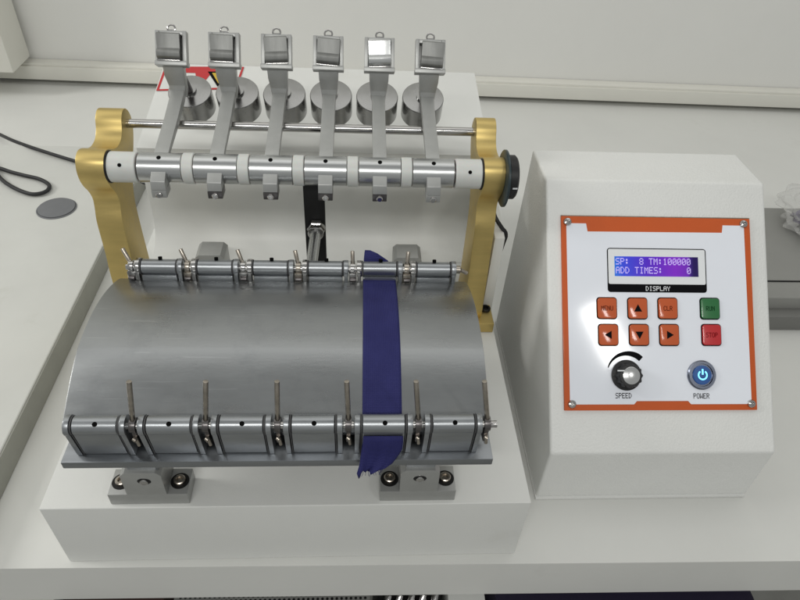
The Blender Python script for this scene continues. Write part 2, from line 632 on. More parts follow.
# shaft rods
bm = nb()
cyl(bm, (-0.2075, .3625, .345), (0.2075, .3625, .345), 0.0052, n=28)
obj('back_rod', bm, chrome, mach)
bm = nb()
cyl(bm, (-0.2066, .283, .333), (0.2066, .283, .333), 0.0120, n=28)
obj('shaft', bm, dark_steel, mach)
for s in (-1, 1):
    bm = nb()
    xa, xb = s * 0.1752, s * 0.2052
    lathe(bm, [(0.0160, 0), (0.0168, 0.0008), (0.0168, 0.0292), (0.0160, 0.030)], (xa, .283, .333), (xb, .283, .333), 48)
    co = obj('end_collar', bm, nylon, mach)
    bm = nb()
    ux = s * 0.1905
    d = Vector((0, -0.80, 0.60)).normalized()
    p = Vector((ux, .283, .333)) + d * 0.0160
    cyl(bm, p, p + d * 0.0010, 0.0021, n=16)
    obj('screw_hole', bm, hole_black, co)  # black disc painted as the dark of a hole in the collar
for i in range(5):
    bm = nb()
    x = -0.12 + 0.06 * i
    lathe(bm, [(0.0162, 0), (0.0170, 0.0008), (0.0170, 0.0112), (0.0162, 0.012)], (x - 0.006, .283, .333), (x + 0.006, .283, .333), 48)
    obj('spacer', bm, nylon, mach)

# black dial outside the right bracket
dl = nb()
lathe(dl, [(0.0310, 0), (0.0325, 0.001), (0.0325, 0.0030), (0.030, 0.0038)], (0.2310, .283, .3280), (0.3, .283, .3280), 56)
dial = obj('dial_plate', dl, teal_black, mach)
bm = nb()
lathe(bm, [(0.0240, 0), (0.0250, 0.001), (0.0250, 0.0085), (0.0230, 0.0105)], (0.2350, .283, .3300), (0.3, .283, .3300), 40)
obj('dial_knob', bm, black, dial)
bm = nb()
box(bm, 0.2385, 0.2440, .2574, .2582, .3295, .3311)
obj('dial_mark', bm, print_white, dial)

# ---- pressure levers
def lever(x, dz_head=0.0, pad_style=0):
    e = Vector((x, 0, 0))
    X = Matrix.Translation(e)
    bm = nb()
    # arm: seen profile in (y,z)
    prof = [(.284, .3380), (.300, .3440), (.350, .3515), (.388, .3600), (.400, .3640), (.404, .3700), (.3985, .3745), (.386, .3700), (.350, .3605), (.300, .3505), (.284, .3465)]
    prism(bm, prof, -0.0078, 0.0078, 0.0008, M=X, ang=20)
    arm = obj('pressure_arm', bm, alu_arm, mach)
    bm = nb()
    # flared neck from the arm up to the head
    t = bmesh.new()
    sec = [((.400, .3630), 0.0078), ((.4030, .3745), 0.0098), ((.3985, .3880), 0.0112), ((.4000, .4055), 0.0118)]
    rings = []
    for (y, z), hw in sec:
        rings.append([t.verts.new(v) for v in ((-hw, y - .0065, z + .004), (hw, y - .0065, z + .004), (hw, y + .006, z - .003), (-hw, y + .006, z - .003))])
    for k in range(3):
        for i in range(4):
            t.faces.new((rings[k][i], rings[k][(i + 1) % 4], rings[k + 1][(i + 1) % 4], rings[k + 1][i]))
    t.faces.new(rings[0][::-1]); t.faces.new(rings[-1])
    bmesh.ops.recalc_face_normals(t, faces=t.faces)
    bev(t, 0.0008)
    merge(bm, t, X)
    obj('neck', bm, alu_arm, arm)
    # sleeve
    bm = nb()
    lathe(bm, [(0.0158, 0), (0.0165, 0.0006), (0.0165, 0.0464), (0.0158, 0.047)], (x - 0.0235, .283, .333), (x + 0.0235, .283, .333), 56)
    obj('sleeve', bm, alu_sleeve, arm)
    bm = nb()
    d = Vector((0, -0.32, 0.95)).normalized()
    p = Vector((x, .283, .333)) + d * 0.0157
    cyl(bm, p, p + d * 0.0011, 0.0024, n=18)
    obj('screw_hole', bm, hole_black, arm)  # black disc for the dark hole in the sleeve
    # clamping tab
    bm = nb()
    prism(bm, [(.2715, .3400), (.2570, .3310), (.2545, .3215), (.2740, .3215)], -0.0078, 0.0078, 0.0006, M=X)
    tb = obj('clamp_tab', bm, alu_arm, arm)
    bm = nb()
    prism(bm, [(.2540, .3213), (.2540, .3125), (.2720, .3125), (.2720, .3213)], -0.0080, 0.0080, 0.0008, M=X)
    obj('lower_tab', bm, dark_steel if abs(x) < 0.12 else alu_arm, arm)
    bm = nb()
    lathe(bm, [(0.0036, 0), (0.0036, 0.0018), (0.0026, 0.0028), (0.0008, 0.0028)], (x, .2542, .3166), (x, .20, .3166), 20)
    obj('tab_screw', bm, chrome, arm)
    # head: frame on a slope facing the camera
    ang = R(57)
    HM = X @ Matrix.Translation((0, .4040, .4190)) @ Matrix.Rotation(ang, 4, 'X')
    # local: x right, y up the slope, z = outward normal
    bm = nb()
    fw, fh = 0.0176, 0.0190
    box(bm, -fw, -fw + .0044, -fh, fh, -.006, .0055, 0.0008, M=HM)
    box(bm, fw - .0044, fw, -fh, fh, -.006, .0055, 0.0008, M=HM)
    box(bm, -fw + .0044, fw - .0044, fh - .0045, fh, -.0055, .0045, 0.0006, M=HM)
    box(bm, -fw - .0006, fw + .0006, -fh - .001, -fh + .0045, -.007, .0080, 0.0010, M=HM)
    box(bm, -fw + .003, fw - .003, -fh + .003, fh - .003, -.010, -.005, 0.0005, M=HM)
    obj('head_frame', bm, alu_arm, arm)
    # pad block with a rolled lower half
    bm = nb()
    tilt = {0: 0.0, 1: R(3), 2: R(-3)}[pad_style % 3] + random.uniform(-.02, .02)
    PM = HM @ Matrix.Rotation(tilt, 4, 'Z') @ Matrix.Diagonal((1, .88, 1, 1))
    pw_ = 0.0131
    sx = -0.002 if x < -0.05 else (0.0022 if x > 0.12 else 0)
    prism_pts = [(-.0145, .001), (-.0150, .0070), (-.0120, .0105), (-.0060, .0118), (-.0030, .0100), (-.0015, .0085), (.0160, .0112), (.0178, .0095), (.0178, .001)]
    prism(bm, prism_pts, -pw_ + sx, pw_ + sx, 0.0006, M=PM)
    obj('pad', bm, alu_sleeve if pad_style == 4 else pad_steel, arm)
    bm = nb()
    box(bm, -pw_ + sx, pw_ + sx, -.0172, -.0152, .002, .0088, 0.0005, M=PM)
    obj('pad_clip', bm, chrome, arm)
    bm = nb()
    # little wire eye on top
    t = bmesh.new()
    rr, r_ = 0.0044, 0.0011
    ns, nr = 20, 8
    vs = []
    for i in range(ns):
        a = 2 * math.pi * i / ns
        vs.append([t.verts.new(((rr + r_ * math.cos(2 * math.pi * k / nr)) * math.cos(a), (rr + r_ * math.cos(2 * math.pi * k / nr)) * math.sin(a) + fh + .003, r_ * math.sin(2 * math.pi * k / nr))) for k in range(nr)])
    for i in range(ns):
        for k in range(nr):
            t.faces.new((vs[i][k], vs[(i + 1) % ns][k], vs[(i + 1) % ns][(k + 1) % nr], vs[i][(k + 1) % nr]))
    merge(bm, t, HM)
    box(bm, -.0035, .0035, fh - .001, fh + .0015, -.003, .003, 0.0004, M=HM)
    obj('top_eye', bm, chrome, arm)
    # weight
    ax = Vector((0, -0.42, 1)).normalized()
    c0 = Vector((x, .4480, .3490))
    bm = nb()
    lathe(bm, [(0.0255, -.0330), (0.0272, -.0310), (0.0272, -.0012), (0.0264, -.0002), (0.0255, 0.0), (0.0090, 0.0), (0.0085, 0.003), (0.006, 0.003)],
          c0, c0 + ax, 64)
    obj('weight', bm, weight_steel, arm)
    bm = nb()
    cyl(bm, c0 - ax * 0.002, Vector((x, .412, .397)), 0.0048, n=20)
    obj('weight_stem', bm, dark_steel, arm)
    return arm

LX = [-0.15, -0.09, -0.03, 0.03, 0.09, 0.15]
for i, x in enumerate(LX):
    lever(x, pad_style=(0, 0, 1, 2, 4, 2)[i])

# ---- crank arm and link rod
bm = nb()
box(bm, 0.0022, 0.0268, .290, .298, H + .001, .340, 0.0008)
obj('crank_arm', bm, blackmat, mach)
bm = nb()
cyl(bm, (0.0162, .2885, .2530), (0.0142, .215, .2510), 0.0064, n=24)
ob = obj('link_rod', bm, alu_sleeve, mach)
bm = nb()
lathe(bm, [(0.0096, 0), (0.0110, 0.001), (0.0110, 0.0075), (0.0096, 0.0085)], (0.0162, .2895, .2530), (0.0142, .215, .2510), 6)
lathe(bm, [(0.0088, 0), (0.0095, 0.001), (0.0095, 0.0050), (0.0070, 0.0062)], (0.0160, .2790, .2528), (0.0142, .215, .2510), 24)
obj('nut', bm, chrome, ob)

# ---- drum
dprof = [(-.0075, .2045), (-.0005, .2180), (.0075, .2315), (.020, .2395), (.038, .2495), (.058, .2565), (.080, .2600), (.100, .2605), (.125, .2575), (.150, .2505), (.175, .2400), (.198, .2270), (.214, .2150)]
def curve_open(P, sub):
    Q = [Vector((*p, 0)) for p in P]
    out = []
    for i in range(len(Q) - 1):
        p0, p1, p2, p3 = Q[max(i - 1, 0)], Q[i], Q[i + 1], Q[min(i + 2, len(Q) - 1)]
        for k in range(sub):
            t = k / sub
            q = 0.5 * ((2 * p1) + (-p0 + p2) * t + (2 * p0 - 5 * p1 + 4 * p2 - p3) * t * t + (-p0 + 3 * p1 - 3 * p2 + p3) * t ** 3)
            out.append((q.x, q.y))
    out.append(P[-1])
    return out
# circular section through three measured points, so the reflection stays clean
def circ3(a, b, c):
    ax_, ay = a; bx_, by_ = b; cx_, cy_ = c
    d = 2 * (ax_ * (by_ - cy_) + bx_ * (cy_ - ay) + cx_ * (ay - by_))
    ux = ((ax_**2 + ay**2) * (by_ - cy_) + (bx_**2 + by_**2) * (cy_ - ay) + (cx_**2 + cy_**2) * (ay - by_)) / d
    uy = ((ax_**2 + ay**2) * (cx_ - bx_) + (bx_**2 + by_**2) * (ax_ - cx_) + (cx_**2 + cy_**2) * (bx_ - ax_)) / d
    return ux, uy, math.hypot(ax_ - ux, ay - uy)
cy_, cz_, rr_ = circ3((.062, .2545), (.112, .2610), (.205, .2385))
a0 = math.atan2(.2545 - cz_, .062 - cy_)
a1 = math.atan2(.2385 - cz_, .205 - cy_)
top = [(cy_ + rr_ * math.cos(a0 + (a1 - a0) * k / 56), cz_ + rr_ * math.sin(a0 + (a1 - a0) * k / 56)) for k in range(57)]
bot = [(cy_ + (rr_ - .008) * math.cos(a0 + (a1 - a0) * k / 56), cz_ + (rr_ - .008) * math.sin(a0 + (a1 - a0) * k / 56)) for k in range(57)]
front = [(.0060, .2225), (.0075, .2255), (.0110, .2288), (.0175, .2325), (.0240, .2358)]
soft = []
for u in [k / 8 for k in range(9)]:
    A_, K_, B_ = Vector((.0330, .2403)), Vector((.0560, .2520)), Vector((top[6][0], top[6][1]))
    q_ = A_ * (1 - u) ** 2 + K_ * 2 * u * (1 - u) + B_ * u * u
    soft.append((q_.x, q_.y))
front = front + soft[:-1]
top = front + top[6:]
bot = bot[6:]
bot = [(y + .003, z - .008) for y, z in front] + bot
DX0, DX1 = -0.1965, 0.1900
drum = empty('drum', (0, .1, .2), mach)
bm = nb()
prism(bm, top + bot[::-1], DX0, DX1, 0.0008, ang=60)
obj('curved_plate', bm, alu_drum, drum, smooth=25)
bm = nb()
box(bm, DX0 - .0005, DX1 + .0035, -.0125, .040, .1960, .2052, 0.0012)
obj('front_tray', bm, alu_tray, drum)
for xx in (DX0 + .004, DX1 - .004):
    bm = nb()
    prism(bm, [(.020, .2050)] + [p for p in bot if .03 < p[0] < .2][::4] + [(.200, .2050)], xx - .003, xx + .003)
    obj('end_rib', bm, alu_tray, drum)
bm = nb()
box(bm, DX0 + .02, DX1 - .02, .035, .195, .1900, .1998, 0.001)
box(bm, DX0 + .001, DX1 + .001, .1850, .2080, .2050, .2280, 0.001)
obj('carriage', bm, alu_tray, drum)
# slide necks to the bearing blocks
for x in (-0.1385, 0.1300):
    bm = nb()
    box(bm, x - .0145, x + .0145, .0075, .030, .1560, .1955, 0.001)
    obj('slide_neck', bm, alu_clamp, drum)

# ---- bearing blocks under the drum (front two, rear two)
def bearing(cx, y0, slot_dx):
    bm = nb()
    box(bm, cx - .0390, cx + .0390, y0, y0 + .0300, H + .0004, .1262, 0.0008)
    t = bmesh.new()
    pts = [(-.0195, .1265), (.0195, .1265), (.0195, .1590), (.0145, .1640), (-.0145, .1640), (-.0195, .1590)]
    A = [t.verts.new((cx + x, y0 - .0006, z)) for x, z in pts]
    B = [t.verts.new((cx + x, y0 + .0306, z)) for x, z in pts]
    t.faces.new(A); t.faces.new(B[::-1])
    for i in range(6):
        t.faces.new((A[i], B[i], B[(i + 1) % 6], A[(i + 1) % 6]))
    bmesh.ops.recalc_face_normals(t, faces=t.faces)
    bev(t, 0.0006)
    merge(bm, t)
    o = obj('bearing_block', bm, alu_arm, mach)
    for s in (-1, 1):
        bm = nb()
        p = (cx + s * .0290, y0 + .0150, .1258)
        lathe(bm, [(0.0078, 0), (0.0078, 0.0008), (0.0062, 0.0010), (0.0060, 0.0005), (0.0058, .0036), (0.0048, .0044), (0.0032, .0044), (0.0028, .0018), (0.0006, .0018)], p, (p[0], p[1], 1), 30)
        obj('cap_screw', bm, rod_steel, o)
        bm = nb()
        lathe(bm, [(0.0092, 0), (0.0092, 0.0009), (0.0080, 0.0009)], (p[0], p[1], .1259), (p[0], p[1], 1), 30)
        obj('washer', bm, blackmat, o)
    bm = nb()
    t = bmesh.new()
    bmesh.ops.create_uvsphere(t, u_segments=20, v_segments=10, radius=1)
    merge(bm, t, Matrix.Translation((cx + slot_dx, y0 - .0002, .1500)) @ Matrix.Diagonal((.0070, .0016, .0052, 1)))
    so = obj('slot_recess', bm, blackmat, o)
    bm = nb()
    lathe(bm, [(0.0040, 0), (0.0040, 0.0012), (0.0030, 0.0018), (0.0008, .0018)], (cx + slot_dx, y0 - .0010, .1500), (cx + slot_dx, y0 - 1, .1500), 20)
    obj('front_screw', bm, chrome, o)
    return o
bearing(-0.1412, 0.004, 0.002)
bearing(0.1298, 0.004, 0.0)
bearing(-0.1340, 0.345, 0.0)
bearing(0.1350, 0.345, 0.0)

# ---- lower clamps on the tray
def lower_clamp(x, last=False, bright=False):
    cy, cz, r = -.0010, .2440, .0086
    ax0, ax1 = x - .0188, x + .0188
    X = Matrix.Translation((x, 0, 0))
    bm = nb()
    lathe(bm, [(r - .0006, 0), (r, .0006), (r, .0370), (r - .0006, .0376)], (ax0, cy, cz), (ax1, cy, cz), 40)
    # apron plate running from the bar down to the tray
    prism(bm, [(cy - .0078, cz - .001), (cy + .0020, cz - .004), (.0040, .2056), (-.0035, .2056), (-.0050, .2085)], -.0188, .0188, 0.0005, M=X)
    cl = obj('front_clamp', bm, alu_clamp, mach)
    for s in (-1, 1):
        bm = nb()
        xc = s * .0234
        cyl(bm, (x + xc - .0024, cy, cz), (x + xc + .0024, cy, cz), .0094, n=32, w=.0006)
        prism(bm, [(cy - .0088, cz), (cy + .0088, cz), (.0090, .2056), (-.0050, .2056)], xc - .0022, xc + .0022, 0.0004, M=X)
        obj('cheek', bm, alu_clamp, cl)
        bm = nb()
        xr = x + s * .0199
        cyl(bm, (xr - .0007, cy, cz), (xr + .0007, cy, cz), .0086, n=32)
        prism(bm, [(cy - .0080, cz), (cy + .0050, cz), (.0040, .2057), (-.0040, .2057)], s * .0199 - .0005, s * .0199 + .0005, M=X)
        obj('seal_ring', bm, seal_mat, cl)
    bm = nb()
    d = Vector((0, -.55, .83)).normalized()
    p = Vector((x + .001, cy, cz)) + d * (r - .0004)
    cyl(bm, p, p + d * .0006, .0022, n=16)
    obj('screw_hole', bm, hole_black, cl)  # black disc for the dark hole in the clamp bar
    # locking pin, cam and handle
    px = x + .0310
    bm = nb()
    cyl(bm, (px - .0060, cy - .001, cz), (px + (.0090 if last else .0060), cy - .001, cz), .0032, n=20, w=.0003)
    obj('pin', bm, chrome, cl)
    bm = nb()
    cyl(bm, (px - .0028, cy, cz), (px + .0028, cy, cz), .0068, n=24, w=.0005)
    prism(bm, [(cy - .004, cz - .004), (cy + .005, cz - .004), (cy + .006, cz - .022), (cy - .0052, cz - .020)], (px - x) - .0020, (px - x) + .0020, 0.0006, M=X)
    obj('cam', bm, dark_steel, cl)
    bm = nb()
    cyl(bm, (px - .0012, cy - .006, cz - .0115), (px + .0012, cy - .0075, cz - .0125), .0020, n=12)
    cyl(bm, (px, cy - .0045, cz - .010), (px + .0015, cy - .0052, cz - .022), .0018, n=12)
    obj('spring', bm, rod_steel, cl)
    lean = {0: .0045, 1: .0050, 2: .0020, 3: -.0015, 4: -.0045, 5: -.0075}[round((x + .1585) / .0622)]
    bm = nb()
    cyl(bm, (px, cy, cz + .004), (px + lean, cy + .008, .2920), .0023, n=18, w=.0004)
    obj('handle', bm, rod_steel, cl)
    return cl
for i in range(6):
    lower_clamp(-.1585 + .0622 * i, last=(i == 5))

# ---- upper clamps on the back edge of the drum
def upper_clamp(x, i):
    cy, cz, r = .2060, .2550, .0082
    X = Matrix.Translation((x, 0, 0))
    bm = nb()
    lathe(bm, [(r - .0006, 0), (r, .0006), (r, .0366), (r - .0006, .0372)], (x - .0186, cy, cz), (x + .0186, cy, cz), 40)
    cl = obj('rear_clamp', bm, alu_clamp, mach)
    bm = nb()
    prism(bm, [(cy - .0085, cz - .0055), (cy + .0060, cz - .0080), (.2120, .2250), (.1975, .2290), (cy - .0100, cz - .0150)], -.0186, .0186, 0.0010, M=X)
    obj('jaw', bm, alu_clamp, cl)
    for s in (-1, 1):
        bm = nb()
        xc = s * .0228
        cyl(bm, (x + xc - .0025, cy, cz), (x + xc + .0025, cy, cz), .0094, n=32, w=.0006)
        prism(bm, [(cy - .0092, cz), (cy + .0080, cz), (.2125, .2230), (.1960, .2290), (cy - .0105, cz - .016)], xc - .0020, xc + .0020, 0.0004, M=X)
        obj('cheek', bm, chrome if s < 0 else alu_clamp, cl)
        bm = nb()
        xr = x + s * .0196
        cyl(bm, (xr - .0008, cy, cz), (xr + .0008, cy, cz), .0089, n=32)
        obj('seal_ring', bm, seal_mat, cl)
    bm = nb()
    p = Vector((x + .001, cy + .003, cz + r - .0010))
    cyl(bm, p, p + Vector((0, .0012, .0030)), .0022, n=16)
    obj('screw_hole', bm, hole_black, cl)  # black stub painted as a dark hole in the rear bar
    px = x - .0300
    bm = nb()
    cyl(bm, (px - .0056, cy - .001, cz), (px + .0056, cy - .001, cz), .0036, n=20, w=.0003)
    obj('pin', bm, chrome, cl)
    bm = nb()
    cyl(bm, (px - .0026, cy, cz), (px + .0026, cy, cz), .0070, n=24, w=.0005)
    prism(bm, [(cy - .0075, cz - .002), (cy + .004, cz - .004), (cy + .004, cz - .018), (cy - .0085, cz - .016)], (px - x) - .0042, (px - x) + .0042, 0.0008, M=X)
    obj('cam', bm, rod_steel if i % 2 else chrome, cl)
    bm = nb()
    cyl(bm, (px - .0030, cy - .0092, cz - .009), (px + .0036, cy - .0092, cz - .009), .0024, n=14, w=.0004)
    obj('cam_screw', bm, dark_steel, cl)
    lean = (-.0085, -.0070, -.0060, -.0035, -.0005, .0015)[i]
    bm = nb()
    cyl(bm, (px, cy, cz + .003), (px + lean, cy + .0085, cz + .0180), .0022, n=18, w=.0004)
    obj('handle', bm, rod_steel, cl)
    return cl
for i in range(6):
    upper_clamp(-.1500 + .0602 * i, i)
bm = nb()
lathe(bm, [(0.0030, 0), (0.0045, .001), (0.0045, .006), (.002, .0075)], (.1755, .206, .255), (.3, .206, .255), 20)
cyl(bm, (.1815, .206, .255), (.1900, .206, .250), .0022, n=12)
obj('end_bolt', bm, rod_steel, mach)

# ================================================================== fabric strip
bm = nb()
path = [(.0, .2300, .2665, -.004, .004)]
t = bmesh.new()
def strip(t, rows, nx=14, amp=0.0):
    """rows: (xl, xr, y, z)"""
    grid = []
    for j, (xl, xr, y, z, rag) in enumerate(rows):
        row = []
        for i in range(nx + 1):
            u = i / nx
            row.append(t.verts.new((xl + (xr - xl) * u, y + rag * math.sin(u * 9 + j * .9), z + rag * .8 * math.sin(u * 7 + j * 1.3))))
        grid.append(row)
    for j in range(len(grid) - 1):
        for i in range(nx):
            t.faces.new((grid[j][i], grid[j][i + 1], grid[j + 1][i + 1], grid[j + 1][i]))
rows = []
off = .0011
ys = [p for p in top if p[0] < .1985][::-1]
# tail beyond the rear clamp
rows.append((.0742, .0800, .2230, .2680, .0))
rows.append((.0736, .0880, .2200, .2660, .0004))
rows.append((.0730, .1000, .2155, .2600, .0005))
rows.append((.0724, .1072, .2120, .2480, .0003))
rows.append((.0723, .1085, .2030, .2450, .0))
n_ = len(ys)
for k, (y, z) in enumerate(ys[2::3]):
    u = k / (n_ / 3)
    rows.append((.0723 - .0008 * u, .1087 - .0006 * u, y, z + off + (.0010 if k < 2 else 0), .00018))
rows.append((.0716, .1080, .0030, .2340, .0))
strip(t, rows)
merge(bm, t)
# tail below the front clamp
t = bmesh.new()
tr = [(.0722, .1078, -.0094, .2370), (.0718, .1082, -.0105, .2290), (.0708, .1078, -.0118, .2200), (.0700, .1052, -.0135, .2130), (.0695, .1020, -.0155, .2075),
      (.0690, .0990, -.0182, .2035), (.0682, .0962, -.0192, .2008), (.0676, .0925, -.0197, .1985), (.0672, .0868, -.0200, .1965)]
grid = []
for j, (xl, xr, y, z) in enumerate(tr):
    row = []
    for i in range(17):
        u = i / 16
        k = j / 8
        yy = y - .0022 * k * math.sin(u * 10 + 1.0) - .0012 * k * math.sin(u * 23)
        zz = z + (.0022 * random.uniform(-1, 1) if j == 8 else 0) + .0060 * k * k * (u - .25) - (.0018 if (j == 8 and i in (1, 2, 6, 7)) else 0)
        row.append(t.verts.new((xl + (xr - xl) * u + (random.uniform(-.0008, .0008) if i in (0, 16) and j > 4 else 0), yy, zz)))
    grid.append(row)
for j in range(8):
    for i in range(16):
        t.faces.new((grid[j][i], grid[j][i + 1], grid[j + 1][i + 1], grid[j + 1][i]))
merge(bm, t)
fab = obj('fabric_strip', bm, navy, smooth=60)
th = nb()
for k in range(11):
    x_ = .0685 + .0022 * k
    z_ = .1960 + max(0, k - 6) * .0012
    a_, b_ = random.uniform(-.003, .003), random.uniform(.002, .0055)
    tube(th, [(x_, -.0192, z_ + .001), (x_ + a_ * .5, -.0203, z_ - b_ * .5), (x_ + a_, -.0207, z_ - b_)], .00022, 5, 3)
sol = fab.modifiers.new('thickness', 'SOLIDIFY')
sol.thickness = .0007
sol.offset = 0
obj('loose_threads', th, navy, fab)
tag(fab, 'navy blue cloth strip clamped over the curved metal drum with a ragged lower end', 'cloth strip')

# ================================================================== control box
bx0, bW, by0, h1, y2, h2 = .2888, .2704, .0709, .0930, .3026, .3164
cb = empty('control_box', (bx0 + bW / 2, .23, 0))
tag(cb, 'white sloping control box with orange bordered keypad panel and lit display', 'control box')
bm = nb()
prism(bm, [(by0, .0035), (by0, h1), (y2, h2), (.3800, .3140), (.3900, .0035)], bx0, bx0 + bW, 0.0038, seg=4, ang=12)
obj('casing', bm, box_paint, cb)
bm = nb()
box(bm, bx0 - .0005, bx0 + bW - .0020, by0 - .0022, .3900, .0004, .0045, 0.0006)
obj('base_plate', bm, box_paint, cb)

sl = math.atan2(h2 - h1, y2 - by0)
PAN = Matrix.Translation((bx0, by0, h1)) @ Matrix.Rotation(sl, 4, 'X')   # local x right, y up the slope, z out


def pan(name, bm, m, parent, smooth=35):
    """an object whose mesh is in panel coordinates"""
    bmesh.ops.recalc_face_normals(bm, faces=bm.faces)
    me = bpy.data.meshes.new(name)
    bm.to_mesh(me)
    bm.free()
    me.materials.append(m)
    for p in me.polygons:
        p.use_smooth = True
    me.set_sharp_from_angle(angle=R(smooth))
    o = bpy.data.objects.new(name, me)
    COL.objects.link(o)
    o.parent = parent
    if parent is cb:
        o.matrix_local = Matrix.Translation(-world_loc(cb)) @ PAN
    return o


def poly_prism(bm, pts, z0, z1, w=0.0, seg=2):
    t = bmesh.new()
    A = [t.verts.new((x, y, z0)) for x, y in pts]
    B = [t.verts.new((x, y, z1)) for x, y in pts]
    t.faces.new(A[::-1]); t.faces.new(B)
    n = len(pts)
    for i in range(n):
        t.faces.new((A[i], A[(i + 1) % n], B[(i + 1) % n], B[i]))
    bmesh.ops.recalc_face_normals(t, faces=t.faces)
    if w:
        es = [e for e in t.edges if all(abs(v.co.z - z1) < 1e-6 for v in e.verts)]
        bmesh.ops.bevel(t, geom=es, offset=w, segments=seg, profile=.6, affect='EDGES', clamp_overlap=True)
    return merge(bm, t)


def rrect(cx, cy, hw, hh, r, n=5):
    out = []
    for sx, sy, a in ((1, 1, 0), (-1, 1, 90), (-1, -1, 180), (1, -1, 270)):
        for k in range(n + 1):
            t = R(a + 90 * k / n)
            out.append((cx + sx * (hw - r) + r * math.cos(t), cy + sy * (hh - r) + r * math.sin(t)))
    return out


FONT = {
    ' ': "00000 00000 00000 00000 00000 00000 00000", 'S': "01111 10000 10000 01110 00001 00001 11110",
    'P': "11110 10001 10001 11110 10000 10000 10000", ':': "00000 01100 01100 00000 01100 01100 00000",
    '8': "01110 10001 10001 01110 10001 10001 01110", 'T': "11111 00100 00100 00100 00100 00100 00100",
    'M': "10001 11011 10101 10101 10001 10001 10001", '1': "00100 01100 00100 00100 00100 00100 01110",
    '0': "01110 10001 10011 10101 11001 10001 01110", 'A': "01110 10001 10001 11111 10001 10001 10001",
    'D': "11100 10010 10001 10001 10001 10010 11100", 'I': "01110 00100 00100 00100 00100 00100 01110",
    'E': "11111 10000 10000 11110 10000 10000 11111", 'L': "10000 10000 10000 10000 10000 10000 11111",
    'Y': "10001 10001 01010 00100 00100 00100 00100", 'O': "01110 10001 10001 10001 10001 10001 01110",
    'W': "10001 10001 10001 10101 10101 11011 10001", 'R': "11110 10001 10001 11110 10100 10010 10001",
    'N': "10001 11001 10101 10101 10011 10001 10001", 'U': "10001 10001 10001 10001 10001 10001 01110",
    'C': "01110 10001 10000 10000 10000 10001 01110",
}


def dots(bm, text, x0, ytop, cw, ch, z, gap=0.1, adv=6.0):
    """dot-matrix writing: cw/ch = size of one dot cell"""
    for k, c_ in enumerate(text):
        rows_ = FONT[c_].split()
        for r_, row in enumerate(rows_):
            for q, v in enumerate(row):
                if v == '1':
                    xa = x0 + (k * adv + q) * cw
                    ya = ytop - (r_ + 1) * ch
                    g = gap * cw
                    vs = [bm.verts.new((xa, ya, z)), bm.verts.new((xa + cw - g, ya, z)), bm.verts.new((xa + cw - g, ya + ch - g, z)), bm.verts.new((xa, ya + ch - g, z))]
                    bm.faces.new(vs)


px0, px1, py0, py1 = .0168, .2478, .0498, .2775
bm = nb()
poly_prism(bm, rrect((px0 + px1) / 2, (py0 + py1) / 2, (px1 - px0) / 2, (py1 - py0) / 2, .0006, 2), 0.0002, 0.0030, .0004)
fp = pan('face_plate', bm, orange, cb)
fp['label'] = 'orange rimmed panel plate'
bm = nb()
wp = [(.0232, .0568), (.0990, .0568), (.1025, .0606), (.1640, .0606), (.1675, .0568), (.2410, .0568), (.2400, .2690), (.2137, .2690), (.2125, .2600), (.0480, .2592), (.0464, .2688), (.0226, .2688)]
poly_prism(bm, wp, 0.0030, 0.0034)
pan('white_film', bm, face_white, cb)
bm = nb()
# thin white outline just inside the plate rim at top (bare metal edge)
poly_prism(bm, [(px0, py1 + .0002), (px1, py1 + .0002), (px1, py1 + .0012), (px0, py1 + .0012)], 0.0002, 0.0028)
pan('rim_strip', bm, rod_steel, cb)
for sx_, sy_ in ((.0240, .2705), (.2395, .2710), (.0255, .0572), (.2405, .0572)):
    bm = nb()
    lathe(bm, [(.0049, 0), (.0049, .0012), (.0040, .0026), (.0022, .0032), (.0020, .0018), (.0004, .0018)], (sx_, sy_, .0030), (sx_, sy_, 1), 24)
    so = pan('corner_screw', bm, chrome, cb)
# display
disp = nb()
poly_prism(disp, rrect(.1310, .2138, .0602, .0262, .0035), .0034, .0037)
dfr = pan('display_frame', disp, ink, cb)
bm = nb()
poly_prism(bm, rrect(.1310, .2180, .0590, .0208, .0020), .0037, .0039)
pan('display_bezel', bm, print_white, dfr)
bm = nb()
poly_prism(bm, [(.0795, .2065), (.1813, .2065), (.1813, .2300), (.0795, .2300)], .0039, .0041)
pan('screen', bm, lcd_back, dfr)
cw, ch = .0976 / 96, .00108
bm = nb()
dots(bm, 'SP:  8 TM:100000', .0808, .2281, .00096, .00112, .00425)
dots(bm, 'ADD TIMES:     0', .0808, .2176, .00096, .00112, .00425)
pan('screen_text', bm, lcd_pix, dfr)
bm = nb()
dots(bm, 'DISPLAY', .1165, .1948, .00072, .00078, .0041, gap=0.0)
pan('display_caption', bm, print_white, dfr)


def key(cx, cy, m, sym=None, text=None, inkm=None):
    bm = nb()
    poly_prism(bm, rrect(cx, cy, .0123, .0131, .0040), .0033, .0040, .0003)
    k = pan('key', bm, ink, cb)
    bm = nb()
    poly_prism(bm, rrect(cx, cy, .0113, .0120, .0034), .0040, .0056, .0010, 3)
    pan('key_cap', bm, m, k)
    bm = nb()
    z = .0058
    if sym:
        s = .0048
        tri = {'up': [(-s, -.8 * s), (s, -.8 * s), (0, s)], 'down': [(-s, .8 * s), (0, -s), (s, .8 * s)],
               'left': [(-s, 0), (.7 * s, -s), (.7 * s, s)], 'right': [(s, 0), (-.7 * s, s), (-.7 * s, -s)]}[sym]
        bm.faces.new([bm.verts.new((cx + a, cy + b, z)) for a, b in tri])
    else:
        dw = .00062
        dots(bm, text, cx - len(text) * 3 * dw, cy + .0028, dw, .0008, z, gap=0.0)
    pan('key_symbol', bm, inkm or ink, k)
key(.0690, .1685, key_orange, text='MENU', inkm=ink_brown)
key(.1058, .1685, key_orange, sym='up')
